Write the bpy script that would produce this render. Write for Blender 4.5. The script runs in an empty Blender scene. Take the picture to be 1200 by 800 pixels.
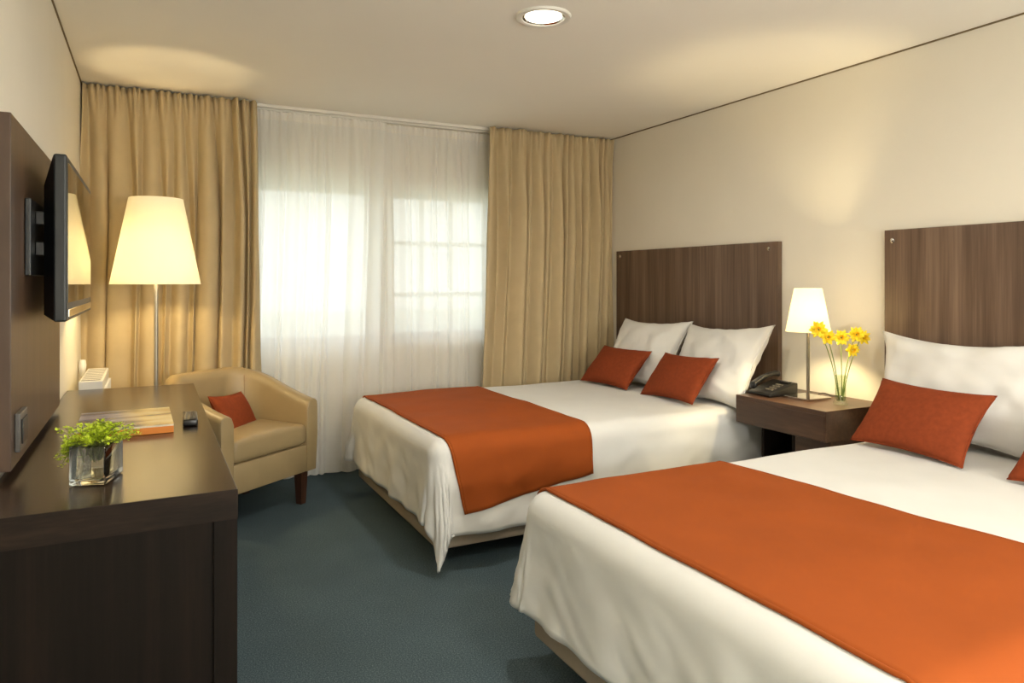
import bpy, bmesh, math, random
from mathutils import Vector, Matrix, noise

# ------------------------------------------------------------------ camera, sky, exposure
sc = bpy.context.scene
COL = sc.collection
PI = math.pi
R = math.radians
EXPOSURE = 0.1
SKY = 2.45            # overcast daylight outside
E_DOWN = 13.0        # watts, recessed ceiling lamps
E_FLOOR = 14.0       # watts, floor lamp bulb
E_TABLE = 22.0
E_FILL_GLOBE = 62.0       # radiance of the fill globes added unseen behind the camera
#        # watts, bedside lamp bulb

F_PX = 835.0
YAW = math.atan(423.0 / F_PX)
CAM_H = 1.285
cd = bpy.data.cameras.new('camera')
cd.sensor_width = 36.0
cd.lens = F_PX / 1200.0 * 36.0
cd.shift_y = -71.0 / 1200.0
cd.clip_start = 0.02
cam = bpy.data.objects.new('camera', cd)
COL.objects.link(cam)
cam.location = (0, 0, CAM_H)
cam.rotation_euler = (PI / 2, 0, -YAW)
sc.camera = cam

w = bpy.data.worlds.new('overcast_sky')
sc.world = w
w.use_nodes = True
bg = w.node_tree.nodes['Background']
bg.inputs['Color'].default_value = (0.93, 1.0, 0.99, 1)
bg.inputs['Strength'].default_value = SKY

vs = sc.view_settings
sc.display_settings.display_device = 'sRGB'
vs.view_transform = 'Standard'
vs.look = 'None'
vs.gamma = 1
vs.use_curve_mapping = False
vs.exposure = EXPOSURE
sc.cycles.use_denoising = True
sc.cycles.max_bounces = 12
sc.cycles.diffuse_bounces = 6
sc.cycles.transmission_bounces = 10
sc.cycles.transparent_max_bounces = 16
sc.cycles.sample_clamp_indirect = 6.0
sc.cycles.caustics_refractive = False
sc.cycles.caustics_reflective = False

random.seed(7)


# ------------------------------------------------------------------ materials
def lin(c):
    c = c / 255.0
    return c / 12.92 if c <= 0.04045 else ((c + 0.055) / 1.055) ** 2.4


def rgb(r, g, b):
    return (lin(r), lin(g), lin(b), 1)


class Mat:
    def __init__(self, name):
        self.m = bpy.data.materials.new(name)
        self.m.use_nodes = True
        self.t = self.m.node_tree
        self.b = self.t.nodes['Principled BSDF']
        self.out = self.t.nodes['Material Output']

    def n(self, kind, **kw):
        nd = self.t.nodes.new(kind)
        for k, v in kw.items():
            setattr(nd, k, v)
        return nd

    def l(self, a, b):
        self.t.links.new(a, b)

    def coords(self, scale=(1, 1, 1), rot=(0, 0, 0)):
        tc = self.n('ShaderNodeTexCoord')
        mp = self.n('ShaderNodeMapping')
        mp.inputs['Scale'].default_value = scale
        mp.inputs['Rotation'].default_value = rot
        self.l(tc.outputs['Object'], mp.inputs['Vector'])
        return mp.outputs['Vector']

    def noise(self, scale=10, detail=4, cscale=(1, 1, 1), rough=0.5):
        nz = self.n('ShaderNodeTexNoise')
        nz.inputs['Scale'].default_value = scale
        nz.inputs['Detail'].default_value = detail
        nz.inputs['Roughness'].default_value = rough
        self.l(self.coords(cscale), nz.inputs['Vector'])
        return nz.outputs['Fac']

    def ramp(self, fac, stops):
        rp = self.n('ShaderNodeValToRGB')
        while len(rp.color_ramp.elements) < len(stops):
            rp.color_ramp.elements.new(0.5)
        for e, (p, c) in zip(rp.color_ramp.elements, stops):
            e.position = p
            e.color = c
        self.l(fac, rp.inputs['Fac'])
        return rp.outputs['Color']

    def bump(self, fac, strength=0.2, dist=0.01):
        bp = self.n('ShaderNodeBump')
        bp.inputs['Strength'].default_value = strength
        bp.inputs['Distance'].default_value = dist
        self.l(fac, bp.inputs['Height'])
        self.l(bp.outputs['Normal'], self.b.inputs['Normal'])

    def set(self, **kw):
        for k, v in kw.items():
            self.b.inputs[k.replace('_', ' ')].default_value = v
        return self


def plain(name, col, rough=0.6, var=0.06, scale=14, metal=0.0, bump=0.0, bscale=60, **kw):
    m = Mat(name)
    lo = tuple(max(0, c * (1 - var)) for c in col[:3]) + (1,)
    hi = tuple(min(1, c * (1 + var)) for c in col[:3]) + (1,)
    m.l(m.ramp(m.noise(scale), [(0.3, lo), (0.7, hi)]), m.b.inputs['Base Color'])
    m.set(Roughness=rough, Metallic=metal)
    for k, v in kw.items():
        m.b.inputs[k.replace('_', ' ')].default_value = v
    if bump:
        m.bump(m.noise(bscale, 3), bump, 0.004)
    return m.m


def wood(name, dark, mid, light, cscale, rough=0.4, spec=0.5):
    m = Mat(name)
    a = m.noise(1.0, 5, cscale, 0.65)
    fine = m.noise(1.0, 3, tuple(c * 7 for c in cscale), 0.6)
    mx = m.n('ShaderNodeMath', operation='MULTIPLY_ADD')
    mx.inputs[1].default_value = 0.3
    m.l(fine, mx.inputs[0])
    sc_ = m.n('ShaderNodeMath', operation='MULTIPLY')
    sc_.inputs[1].default_value = 0.7
    m.l(a, sc_.inputs[0])
    m.l(sc_.outputs[0], mx.inputs[2])
    m.l(m.ramp(mx.outputs[0], [(0.33, dark), (0.5, mid), (0.68, light)]), m.b.inputs['Base Color'])
    m.set(Roughness=rough)
    m.b.inputs['Specular IOR Level'].default_value = spec
    m.bump(fine, 0.08, 0.002)
    return m.m


def cloth(name, col, weave=700, rough=0.9, sheen=0.0, bump=0.12, var=0.05, trans=0.0, mottled=9):
    m = Mat(name)
    lo = tuple(c * (1 - var) for c in col[:3]) + (1,)
    hi = tuple(min(1, c * (1 + var)) for c in col[:3]) + (1,)
    c = m.ramp(m.noise(mottled, 5), [(0.3, lo), (0.7, hi)])
    m.l(c, m.b.inputs['Base Color'])
    m.set(Roughness=rough)
    m.b.inputs['Specular IOR Level'].default_value = 0.15
    if sheen:
        m.b.inputs['Sheen Weight'].default_value = sheen
        m.b.inputs['Sheen Roughness'].default_value = 0.4
        m.b.inputs['Sheen Tint'].default_value = hi
    m.bump(m.noise(weave, 2), bump, 0.002)
    if trans:
        tr = m.n('ShaderNodeBsdfTranslucent')
        m.l(c, tr.inputs['Color'])
        mx = m.n('ShaderNodeMixShader')
        mx.inputs[0].default_value = trans
        m.l(m.b.outputs[0], mx.inputs[1])
        m.l(tr.outputs[0], mx.inputs[2])
        m.l(mx.outputs[0], m.out.inputs['Surface'])
    return m.m


def sheer_mat(name, open_, col, thru=0.5):
    m = Mat(name)
    tp = m.n('ShaderNodeBsdfTransparent')
    tr = m.n('ShaderNodeBsdfTranslucent')
    df = m.n('ShaderNodeBsdfDiffuse')
    tr.inputs['Color'].default_value = col
    df.inputs['Color'].default_value = col
    m1 = m.n('ShaderNodeMixShader')
    m1.inputs[0].default_value = thru
    m.l(df.outputs[0], m1.inputs[1])
    m.l(tr.outputs[0], m1.inputs[2])
    # a weave seen at a slant closes up: facing angle drives how open it is
    lw = m.n('ShaderNodeLayerWeight')
    lw.inputs['Blend'].default_value = 0.35
    mp = m.n('ShaderNodeMapRange')
    mp.inputs['From Min'].default_value = 0.0
    mp.inputs['From Max'].default_value = 0.9
    mp.inputs['To Min'].default_value = open_
    mp.inputs['To Max'].default_value = open_ * 0.25
    m.l(lw.outputs['Facing'], mp.inputs['Value'])
    m2 = m.n('ShaderNodeMixShader')
    m.l(mp.outputs[0], m2.inputs[0])
    m.l(m1.outputs[0], m2.inputs[1])
    m.l(tp.outputs[0], m2.inputs[2])
    m.l(m2.outputs[0], m.out.inputs['Surface'])
    return m.m


def emit(name, col, strength):
    m = Mat(name)
    m.b.inputs['Base Color'].default_value = col
    m.b.inputs['Emission Color'].default_value = col
    m.b.inputs['Emission Strength'].default_value = strength
    return m.m


def shade_mat(name, col, glow, glow_col, thru=0.5):
    m = Mat(name)
    tr = m.n('ShaderNodeBsdfTranslucent')
    tr.inputs['Color'].default_value = col
    df = m.n('ShaderNodeBsdfDiffuse')
    df.inputs['Color'].default_value = col
    mx = m.n('ShaderNodeMixShader')
    mx.inputs[0].default_value = thru
    m.l(df.outputs[0], mx.inputs[1])
    m.l(tr.outputs[0], mx.inputs[2])
    em = m.n('ShaderNodeEmission')
    em.inputs['Color'].default_value = glow_col
    em.inputs['Strength'].default_value = glow
    ad = m.n('ShaderNodeAddShader')
    m.l(mx.outputs[0], ad.inputs[0])
    m.l(em.outputs[0], ad.inputs[1])
    m.l(ad.outputs[0], m.out.inputs['Surface'])
    return m.m


def pane_mat(name, tint=(1, 1, 1, 1)):
    m = Mat(name)
    tp = m.n('ShaderNodeBsdfTransparent')
    gl = m.n('ShaderNodeBsdfGlossy')
    gl.inputs['Roughness'].default_value = 0.02
    lw = m.n('ShaderNodeLayerWeight')
    pw = m.n('ShaderNodeMath', operation='POWER')
    pw.inputs[1].default_value = 4.0
    m.l(lw.outputs['Facing'], pw.inputs[0])
    ma = m.n('ShaderNodeMath', operation='MULTIPLY_ADD')
    ma.inputs[1].default_value = 0.45
    ma.inputs[2].default_value = 0.045
    m.l(pw.outputs[0], ma.inputs[0])
    tp.inputs['Color'].default_value = tint
    mx = m.n('ShaderNodeMixShader')
    m.l(ma.outputs[0], mx.inputs[0])
    m.l(tp.outputs[0], mx.inputs[1])
    m.l(gl.outputs[0], mx.inputs[2])
    m.l(mx.outputs[0], m.out.inputs['Surface'])
    return m.m


def glass_mat(name, col=(0.96, 1, 0.98, 1)):
    m = Mat(name)
    m.set(Roughness=0.02, IOR=1.48)
    m.b.inputs['Base Color'].default_value = col
    m.b.inputs['Transmission Weight'].default_value = 1.0
    return m.m


def carpet_mat():
    m = Mat('teal_carpet')
    f = m.noise(190, 4, rough=0.75)
    g = m.noise(3, 3)
    c1 = m.ramp(f, [(0.34, rgb(48, 62, 68)), (0.5, rgb(72, 87, 94)), (0.66, rgb(100, 115, 121))])
    c2 = m.ramp(g, [(0.3, (0.9, 0.9, 0.9, 1)), (0.7, (1.06, 1.06, 1.06, 1))])
    mx = m.n('ShaderNodeMix', data_type='RGBA', blend_type='MULTIPLY')
    mx.inputs[0].default_value = 1
    m.l(c1, mx.inputs[6])
    m.l(c2, mx.inputs[7])
    m.l(mx.outputs[2], m.b.inputs['Base Color'])
    m.set(Roughness=0.95)
    m.b.inputs['Specular IOR Level'].default_value = 0.1
    m.bump(f, 0.5, 0.006)
    return m.m


def cover_mat():
    # book cover: a soft painting of blue-grey and gold bands
    m = Mat('book_cover_print')
    v = m.coords((1, 1, 1))
    nz = m.n('ShaderNodeTexNoise')
    nz.inputs['Scale'].default_value = 7
    nz.inputs['Detail'].default_value = 5
    mp = m.n('ShaderNodeMapping')
    mp.inputs['Scale'].default_value = (0.6, 2.2, 1)
    mp.inputs['Rotation'].default_value = (0, 0, R(-12))
    m.l(v, mp.inputs['Vector'])
    m.l(mp.outputs['Vector'], nz.inputs['Vector'])
    gold = m.ramp(nz.outputs['Fac'], [(0.36, rgb(70, 66, 70)), (0.47, rgb(222, 190, 122)), (0.6, rgb(246, 226, 170))])
    blue = m.ramp(nz.outputs['Fac'], [(0.36, rgb(50, 62, 84)), (0.5, rgb(150, 150, 172)), (0.66, rgb(200, 196, 204))])
    sx = m.n('ShaderNodeSeparateXYZ')
    m.l(v, sx.inputs[0])
    ad = m.n('ShaderNodeMath', operation='MULTIPLY_ADD')   # gold towards +x and +y
    ad.inputs[1].default_value = 0.12
    m.l(sx.outputs['Y'], ad.inputs[0])
    m.l(sx.outputs['X'], ad.inputs[2])
    mr = m.n('ShaderNodeMapRange')
    mr.inputs['From Min'].default_value = -0.02
    mr.inputs['From Max'].default_value = 0.05
    m.l(ad.outputs[0], mr.inputs['Value'])
    mx = m.n('ShaderNodeMix', data_type='RGBA')
    m.l(mr.outputs[0], mx.inputs[0])
    m.l(blue, mx.inputs[6])
    m.l(gold, mx.inputs[7])
    m.l(mx.outputs[2], m.b.inputs['Base Color'])
    m.set(Roughness=0.25)
    return m.m


M = {}
M['wall'] = plain('cream_wall_paint', rgb(223, 217, 202), 0.85, 0.015, 3, bump=0.03, bscale=180)
M['ceil'] = plain('ceiling_paint', rgb(240, 236, 226), 0.9, 0.01, 2, bump=0.02, bscale=200)
M['gap'] = plain('shadow_gap', rgb(120, 104, 76), 0.9)
M['carpet'] = carpet_mat()
M['white_paint'] = plain('white_enamel', rgb(226, 224, 216), 0.35, 0.02)
M['frame'] = plain('window_frame_paint', rgb(206, 204, 194), 0.4, 0.02)
M['pane'] = pane_mat('window_glass')
M['curtain'] = cloth('beige_curtain_cloth', rgb(199, 180, 143), 500, 0.85, 0.15, 0.1, 0.04, trans=0.12)
M['sheer'] = sheer_mat('sheer_voile', 0.09, (0.95, 0.945, 0.92, 1))
M['sheer_band'] = sheer_mat('sheer_heading_band', 0.05, (0.95, 0.93, 0.88, 1), 0.3)
M['walnut'] = wood('walnut_veneer', rgb(70, 53, 42), rgb(99, 79, 64), rgb(126, 104, 87), (1, 11, 0.3), 0.42, 0.4)
M['walnut_flat'] = wood('walnut_veneer_flat', rgb(48, 31, 21), rgb(66, 45, 32), rgb(86, 62, 45), (9, 1.0, 9), 0.38, 0.4)
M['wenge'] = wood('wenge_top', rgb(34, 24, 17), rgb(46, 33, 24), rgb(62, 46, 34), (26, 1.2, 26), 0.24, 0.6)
M['wenge_v'] = wood('wenge_upright', rgb(13, 9, 6), rgb(19, 14, 10), rgb(28, 20, 15), (22, 22, 0.7), 0.6, 0.12)  # base darkened so the desk uprights look shaded under the fill globes
M['wenge_shaded'] = wood('wenge_shaded_edge', rgb(22, 16, 12), rgb(32, 23, 17), rgb(44, 32, 24), (3, 22, 22), 0.55, 0.15)  # darker, duller copy of the top wood: shade put into the colour
M['panel'] = wood('wall_panel_veneer', rgb(62, 46, 36), rgb(76, 58, 46), rgb(92, 71, 56), (3, 9, 0.5), 0.36, 0.5)
M['white_cloth'] = cloth('white_cotton', rgb(214, 214, 211), 600, 0.85, 0.1, 0.06, 0.015)
M['pillow_cloth'] = cloth('white_pillow_cotton', rgb(218, 217, 213), 600, 0.85, 0.1, 0.06, 0.015)
M['runner'] = cloth('burnt_orange_velvet', rgb(143, 69, 24), 300, 0.8, 0.15, 0.08, 0.06, mottled=5)
M['cushion'] = cloth('rust_linen', rgb(128, 58, 30), 420, 0.9, 0.1, 0.25, 0.10, mottled=60)
M['base'] = cloth('beige_base_fabric', rgb(152, 140, 124), 500, 0.9, 0, 0.15, 0.05)
M['mattress'] = cloth('mattress_ticking', rgb(222, 218, 206), 400, 0.9, 0, 0.1, 0.03)
M['leather'] = plain('tan_leather', rgb(152, 133, 98), 0.42, 0.05, 9, bump=0.06, bscale=240)
M['seam'] = plain('tan_seam', rgb(140, 112, 76), 0.6)
M['dark_leg'] = wood('dark_leg_wood', rgb(44, 26, 18), rgb(62, 38, 26), rgb(78, 50, 34), (20, 20, 1), 0.4)
M['black'] = plain('black_plastic', rgb(15, 15, 16), 0.32, 0.05)
M['charcoal'] = plain('charcoal_plastic', rgb(30, 34, 36), 0.38, 0.05)
M['screen'] = plain('tv_screen_glass', rgb(8, 8, 9), 0.03, 0.01)
M['steel'] = plain('brushed_steel', rgb(160, 154, 142), 0.38, 0.04, 30, metal=1.0)
M['chrome'] = plain('chrome', rgb(215, 213, 208), 0.08, 0.02, metal=1.0)
M['silver'] = plain('silver_plastic', rgb(92, 90, 88), 0.35, 0.03)
M['phone'] = plain('phone_plastic', rgb(20, 19, 18), 0.36, 0.05)
M['phone_key'] = plain('phone_keys', rgb(96, 90, 80), 0.5)
M['shade'] = shade_mat('cream_lampshade', (0.88, 0.85, 0.74, 1), 0.06, (1.0, 0.86, 0.52, 1), 0.30)
M['shade_b'] = shade_mat('white_lampshade', (0.9, 0.85, 0.72, 1), 0.06, (1.0, 0.9, 0.62, 1), 0.65)
M['bulb'] = emit('bulb_glass', (1, 0.86, 0.55, 1), 8)
M['diffuser'] = emit('downlight_diffuser', (1, 0.93, 0.74, 1), 4)
M['glass'] = glass_mat('clear_glass')
M['thin_glass'] = pane_mat('thin_vase_glass', (.93, .96, .90, 1))
M['leaf'] = plain('lime_leaf', rgb(182, 202, 46), 0.5, 0.3, 40)
M['stem'] = plain('green_stem', rgb(112, 128, 52), 0.5, 0.15, 30)
M['yellow'] = plain('daffodil_yellow', rgb(250, 220, 36), 0.55, 0.08, 50)
M['gold'] = plain('daffodil_trumpet', rgb(244, 196, 16), 0.55, 0.08, 50)
M['pages'] = plain('paper_pages', rgb(222, 212, 190), 0.8, 0.05, 200)
M['orange_board'] = plain('orange_book_spine', rgb(206, 122, 36), 0.4, 0.08)
M['cover'] = cover_mat()
M['cord'] = plain('cord_plastic', rgb(60, 52, 44), 0.5)
M['lawn'] = plain('lawn', rgb(205, 210, 192), 0.95, 0.2, 2)


# ------------------------------------------------------------------ mesh helpers
def add_box(bm, x0, x1, y0, y1, z0, z1, bev=0.0, seg=2):
    vs_ = [bm.verts.new(p) for p in ((x0, y0, z0), (x1, y0, z0), (x1, y1, z0), (x0, y1, z0),
                                     (x0, y0, z1), (x1, y0, z1), (x1, y1, z1), (x0, y1, z1))]
    fs = [bm.faces.new([vs_[i] for i in f]) for f in
          ((3, 2, 1, 0), (4, 5, 6, 7), (0, 1, 5, 4), (1, 2, 6, 5), (2, 3, 7, 6), (3, 0, 4, 7))]
    if bev:
        es = list({e for f in fs for e in f.edges})
        bmesh.ops.bevel(bm, geom=es, offset=bev, segments=seg, profile=0.5, affect='EDGES')
    return bm


def box(*a, **k):
    return add_box(bmesh.new(), *a, **k)


def add_grid(bm, nu, nv, fn, close_u=False):
    V = [[bm.verts.new(fn(i / (nu if close_u else nu - 1), j / (nv - 1))) for j in range(nv)] for i in range(nu)]
    for i in range(nu if close_u else nu - 1):
        for j in range(nv - 1):
            bm.faces.new((V[i][j], V[(i + 1) % nu][j], V[(i + 1) % nu][j + 1], V[i][j + 1]))
    return V


def add_lathe(bm, prof, n=40, cx=0, cy=0, cap=False):
    V = [[bm.verts.new((cx + r * math.cos(2 * PI * i / n), cy + r * math.sin(2 * PI * i / n), z)) for (r, z) in prof]
         for i in range(n)]
    for i in range(n):
        for j in range(len(prof) - 1):
            bm.faces.new((V[i][j], V[(i + 1) % n][j], V[(i + 1) % n][j + 1], V[i][j + 1]))
    if cap:
        bm.faces.new([V[i][0] for i in range(n)][::-1])
        bm.faces.new([V[i][-1] for i in range(n)])
    return bm


def lathe(*a, **k):
    return add_lathe(bmesh.new(), *a, **k)


def add_tube(bm, pts, r, n=10):
    pts = [Vector(p) for p in pts]
    rad = r if isinstance(r, (list, tuple)) else [r] * len(pts)
    rings = []
    ref = Vector((0, 0, 1))
    for i, p in enumerate(pts):
        d = (pts[min(i + 1, len(pts) - 1)] - pts[max(i - 1, 0)]).normalized()
        a = d.cross(ref)
        if a.length < 1e-3:
            a = d.cross(Vector((1, 0, 0)))
        a.normalize()
        b = d.cross(a).normalized()
        rings.append([bm.verts.new(p + (a * math.cos(2 * PI * k / n) + b * math.sin(2 * PI * k / n)) * rad[i])
                      for k in range(n)])
    for i in range(len(rings) - 1):
        for k in range(n):
            bm.faces.new((rings[i][k], rings[i][(k + 1) % n], rings[i + 1][(k + 1) % n], rings[i + 1][k]))
    bm.faces.new(rings[0][::-1])
    bm.faces.new(rings[-1])
    return bm


def tube(*a, **k):
    return add_tube(bmesh.new(), *a, **k)


def bez(p0, p1, p2, n=10):
    p0, p1, p2 = Vector(p0), Vector(p1), Vector(p2)
    return [(1 - t) ** 2 * p0 + 2 * t * (1 - t) * p1 + t * t * p2 for t in [i / n for i in range(n + 1)]]


def move(bm, v):
    bmesh.ops.translate(bm, verts=bm.verts, vec=Vector(v))
    return bm


def xform(bm, mat):
    bmesh.ops.transform(bm, matrix=mat, verts=bm.verts)
    return bm


def obj(name, bm, mat, parent=None, smooth=None, fix=True):
    if fix:
        bmesh.ops.recalc_face_normals(bm, faces=bm.faces)
    me = bpy.data.meshes.new(name)
    bm.to_mesh(me)
    bm.free()
    me.materials.append(mat)
    if smooth is not None:
        for p in me.polygons:
            p.use_smooth = True
        if smooth:
            me.set_sharp_from_angle(angle=R(smooth))
    o = bpy.data.objects.new(name, me)
    COL.objects.link(o)
    if parent:
        o.parent = parent
    return o


def wpart(name, bm, mat, parent, root, smooth=None):
    """part whose mesh was laid out in room coordinates, under an unrotated root"""
    return obj(name, move(bm, -root.location), mat, parent, smooth)


def tag(o, label, cat, group=None):
    o['label'] = label
    o['category'] = cat
    if group:
        o['group'] = group
    return o


def thing(name, label, cat, loc=(0, 0, 0), rz=0.0, group=None):
    o = bpy.data.objects.new(name, None)
    o.empty_display_size = 0.1
    COL.objects.link(o)
    o.location = loc
    o.rotation_euler = (0, 0, rz)
    return tag(o, label, cat, group)


def struct(name, bm, mat, label=None, cat=None, parent=None, smooth=None):
    o = obj(name, bm, mat, parent, smooth)
    if parent is None:
        o['kind'] = 'structure'
        o['label'] = label
        o['category'] = cat
    return o


def solid(o, t, offset=0.0):
    md = o.modifiers.new('thickness', 'SOLIDIFY')
    md.thickness = t
    md.offset = offset
    return o


def nz(x, y, z=0.0):
    return noise.noise(Vector((x, y, z)))


# ------------------------------------------------------------------ the room
XL, XR, YB, YF, ZC = -0.352, 3.24, 4.86, -2.2, 2.40
struct('floor', box(XL - .2, XR + .2, YF - .2, YB + .2, -0.1, 0), M['carpet'], 'teal grey carpet floor of the room', 'floor')
struct('ceiling', box(XL - .2, XR + .2, YF - .2, YB + .2, ZC, ZC + .1), M['ceil'], 'plain off white ceiling', 'ceiling')
struct('wall_left', box(XL - .15, XL, YF, YB, 0, ZC), M['wall'], 'cream wall behind the television panel and desk', 'wall')
struct('wall_right', box(XR, XR + .15, YF, YB, 0, ZC), M['wall'], 'cream wall behind the two headboards', 'wall')
struct('wall_front', box(XL, XR, YF - .15, YF, 0, ZC), M['wall'], 'cream wall behind the camera', 'wall')
W1 = (0.30, 1.395, 0.86, 1.935)
W2 = (1.505, 2.60, 0.87, 1.925)
bm = bmesh.new()
xs = [XL, W1[0], W1[1], W2[0], W2[1], XR]
for i in range(5):
    if i in (1, 3):
        wn = W1 if i == 1 else W2
        add_box(bm, xs[i], xs[i + 1], YB, YB + .18, 0, wn[2])
        add_box(bm, xs[i], xs[i + 1], YB, YB + .18, wn[3], ZC)
    else:
        add_box(bm, xs[i], xs[i + 1], YB, YB + .18, 0, ZC)
struct('wall_back', bm, M['wall'], 'cream window wall behind the curtains', 'wall')
struct('trim_1', box(XR - .006, XR, YF, YB, ZC - .007, ZC - .0005), M['gap'], 'thin dark shadow gap where right wall meets ceiling', 'trim')
struct('trim_2', box(XL, XL + .006, YF, YB, ZC - .007, ZC - .0005), M['gap'], 'thin dark shadow gap where left wall meets ceiling', 'trim')
struct('ground', box(-14, 18, YB + .4, 40, -0.5, -0.4), M['lawn'], 'pale ground outside the windows', 'ground')


def window(name, wn, label, vbars, hbars):
    x0, x1, z0, z1 = wn
    y0, y1 = YB + .08, YB + .13
    bm = bmesh.new()
    f = .045
    add_box(bm, x0, x0 + f, y0, y1, z0, z1)
    add_box(bm, x1 - f, x1, y0, y1, z0, z1)
    add_box(bm, x0 + f, x1 - f, y0, y1, z0, z0 + f)
    add_box(bm, x0 + f, x1 - f, y0, y1, z1 - f, z1)
    o = struct(name, bm, M['frame'], label, 'window')
    for (x, wd) in vbars:
        obj('muntin', box(x - wd / 2, x + wd / 2, y0 + .01, y1 - .01, z0 + f, z1 - f), M['frame'], o)
    for (z, wd) in hbars:
        obj('muntin', box(x0 + f, x1 - f, y0 + .012, y1 - .012, z - wd / 2, z + wd / 2), M['frame'], o)
    obj('pane', box(x0 + f, x1 - f, y0 + .022, y0 + .027, z0 + f, z1 - f), M['pane'], o)
    obj('sill', box(x0 - .02, x1 + .02, YB - .006, YB + .08, z0 - .025, z0, bev=.004), M['white_paint'], o)
    return o


window('window_1', W1, 'left window behind the sheer curtain without glazing bars', [(0.62, .05)], [])
window('window_2', W2, 'right window behind the sheer curtain with a grid of glazing bars',
       [(1.77, .026), (2.0, .026), (2.28, .026)], [(1.186, .03), (1.557, .03)])


# recessed ceiling lamps (one in view, the other two added out of view as fill)
def downlight(x, y, label):
    t = thing('recessed_downlight', label, 'ceiling lamp', (x, y, ZC), 0, 'recessed ceiling lamps')
    obj('trim_ring', lathe([(.088, -.001), (.090, -.008), (.100, -.012), (.112, -.010), (.117, -.004), (.117, 0.0)], 56), M['white_paint'], t, 40)
    obj('reflector', lathe([(.089, -.006), (.084, -.004), (.078, -.0015)], 56), M['chrome'], t, 40)
    obj('diffuser', lathe([(.0, -.004), (.04, -.0042), (.08, -.002)], 56), M['diffuser'], t, 60)
    ld = bpy.data.lights.new('downlight_lamp', 'AREA')
    ld.shape = 'DISK'
    ld.size = .16
    ld.energy = E_DOWN
    ld.color = (1, .96, .88)
    ld.spread = R(170)
    lo = bpy.data.objects.new('downlight_lamp', ld)
    COL.objects.link(lo)
    lo.parent = t
    lo.location = (0, 0, -.014)


downlight(1.476, 2.62, 'round recessed ceiling lamp with white ring above the beds')
downlight(1.476, 0.35, 'unseen round recessed fill lamp added above the foot of the near bed')
downlight(1.476, -1.5, 'unseen round recessed fill lamp added near the wall behind the camera')


def fill_globe(x, y, label):  # unseen fill light, added to brighten the ceiling and walls
    t = thing('fill_globe_pendant', label, 'ceiling lamp', (x, y, ZC), 0, 'added fill globes')
    obj('ceiling_rose', lathe([(.0, -.03), (.05, -.03), (.06, -.02), (.06, -.001), (.0, -.001)], 32), M['white_paint'], t, 40)
    obj('rod', tube([(0, 0, -.03), (0, 0, -.94)], .008, 12), M['steel'], t, 40)
    obj('globe', lathe([(.19 * math.sin(PI * k / 24) + (1e-4 if k in (0, 24) else 0), -1.12 - .19 * math.cos(PI * k / 24)) for k in range(25)], 40),
        M['globe'], t, 0)


M['globe'] = emit('fill_globe_glow', (1, .985, .94, 1), E_FILL_GLOBE)
fill_globe(.75, -1.0, 'opal fill light globe added unseen behind the camera on the left')
fill_globe(2.3, -1.0, 'opal fill light globe added unseen behind the camera on the right')


# ------------------------------------------------------------------ curtains and track
def fold_wave(seed, x0, x1, spacing):
    rnd = random.Random(seed)
    xs_ = [x0]
    while xs_[-1] < x1:
        xs_.append(xs_[-1] + spacing * rnd.uniform(.5, 1.6))
    amps = [rnd.uniform(.5, 1.2) for _ in xs_]

    def f(x):
        for i in range(len(xs_) - 1):
            if x <= xs_[i + 1]:
                t = (x - xs_[i]) / (xs_[i + 1] - xs_[i])
                s = .5 - .5 * math.cos(2 * PI * t)
                return (s ** .5) * amps[i]
        return 0
    return f


def curtain(name, label, x0, x1, y, z0, z1, amp, spacing, seed, mat, head_mat, lean0=0.0, lean1=0.0, thick=.003,
            dens=170, group=None, head=.10, hem=.06, back=0.0):
    f = fold_wave(seed, -.05, 1.6 * (x1 - x0), spacing)
    g = fold_wave(seed + 50, -.05, 1.6 * (x1 - x0), spacing * .42)
    W = x1 - x0
    t = thing(name, label, 'curtain', ((x0 + x1) / 2, y, z0), 0, group)

    def pt(u, z):
        k = (z1 - z) / (z1 - z0)            # 0 top, 1 hem
        d = u * W + .02 * math.sin(3 * k + seed) * min(1, 3 * k)
        a = amp * (.5 + .5 * min(1, k * 4.5)) * (1 + .15 * math.sin(5 * k + 9 * u))
        pinch = .55 * amp * max(0, 1 - k * 13)
        yy = y - a * (f(d) - .45) - pinch * (g(d) - .4) - .010 * nz(u * 9 * W, k * 3, seed) * min(1, 4 * k)
        yy += back * min(1, max(0, (1.25 - z) / .45)) ** 1.5
        xx = x0 + u * W + (lean0 * (1 - u) + lean1 * u) * k + .25 * a * math.sin(2 * PI * d / spacing * .5 + seed) * min(1, 3 * k)
        return (xx, yy, z)
    nu = int(dens * W)
    zs_body = z1 - head

    def sheet(za, zb, nv):
        bm = bmesh.new()
        add_grid(bm, nu, nv, lambda u, v: pt(u, za + (zb - za) * v))
        return bm
    if thick:                                # lined curtain: one drop, heading tape sewn on its back
        solid(wpart('drop', sheet(z0, z1, 64), mat, t, t, 0), thick)
        tape = sheet(z1 - head, z1 - .015, 8)
        move(tape, (0, .004, 0))
        solid(wpart('heading_tape', tape, head_mat, t, t, 0), .002)
        return t
    for nm, za, zb, nv, mm in (('heading', zs_body, z1, 8, head_mat), ('drop', z0 + hem, zs_body, 46, mat), ('hem', z0, z0 + hem, 4, mat)):
        wpart(nm, sheet(za, zb, nv), mm, t, t, 0)
    return t


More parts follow.
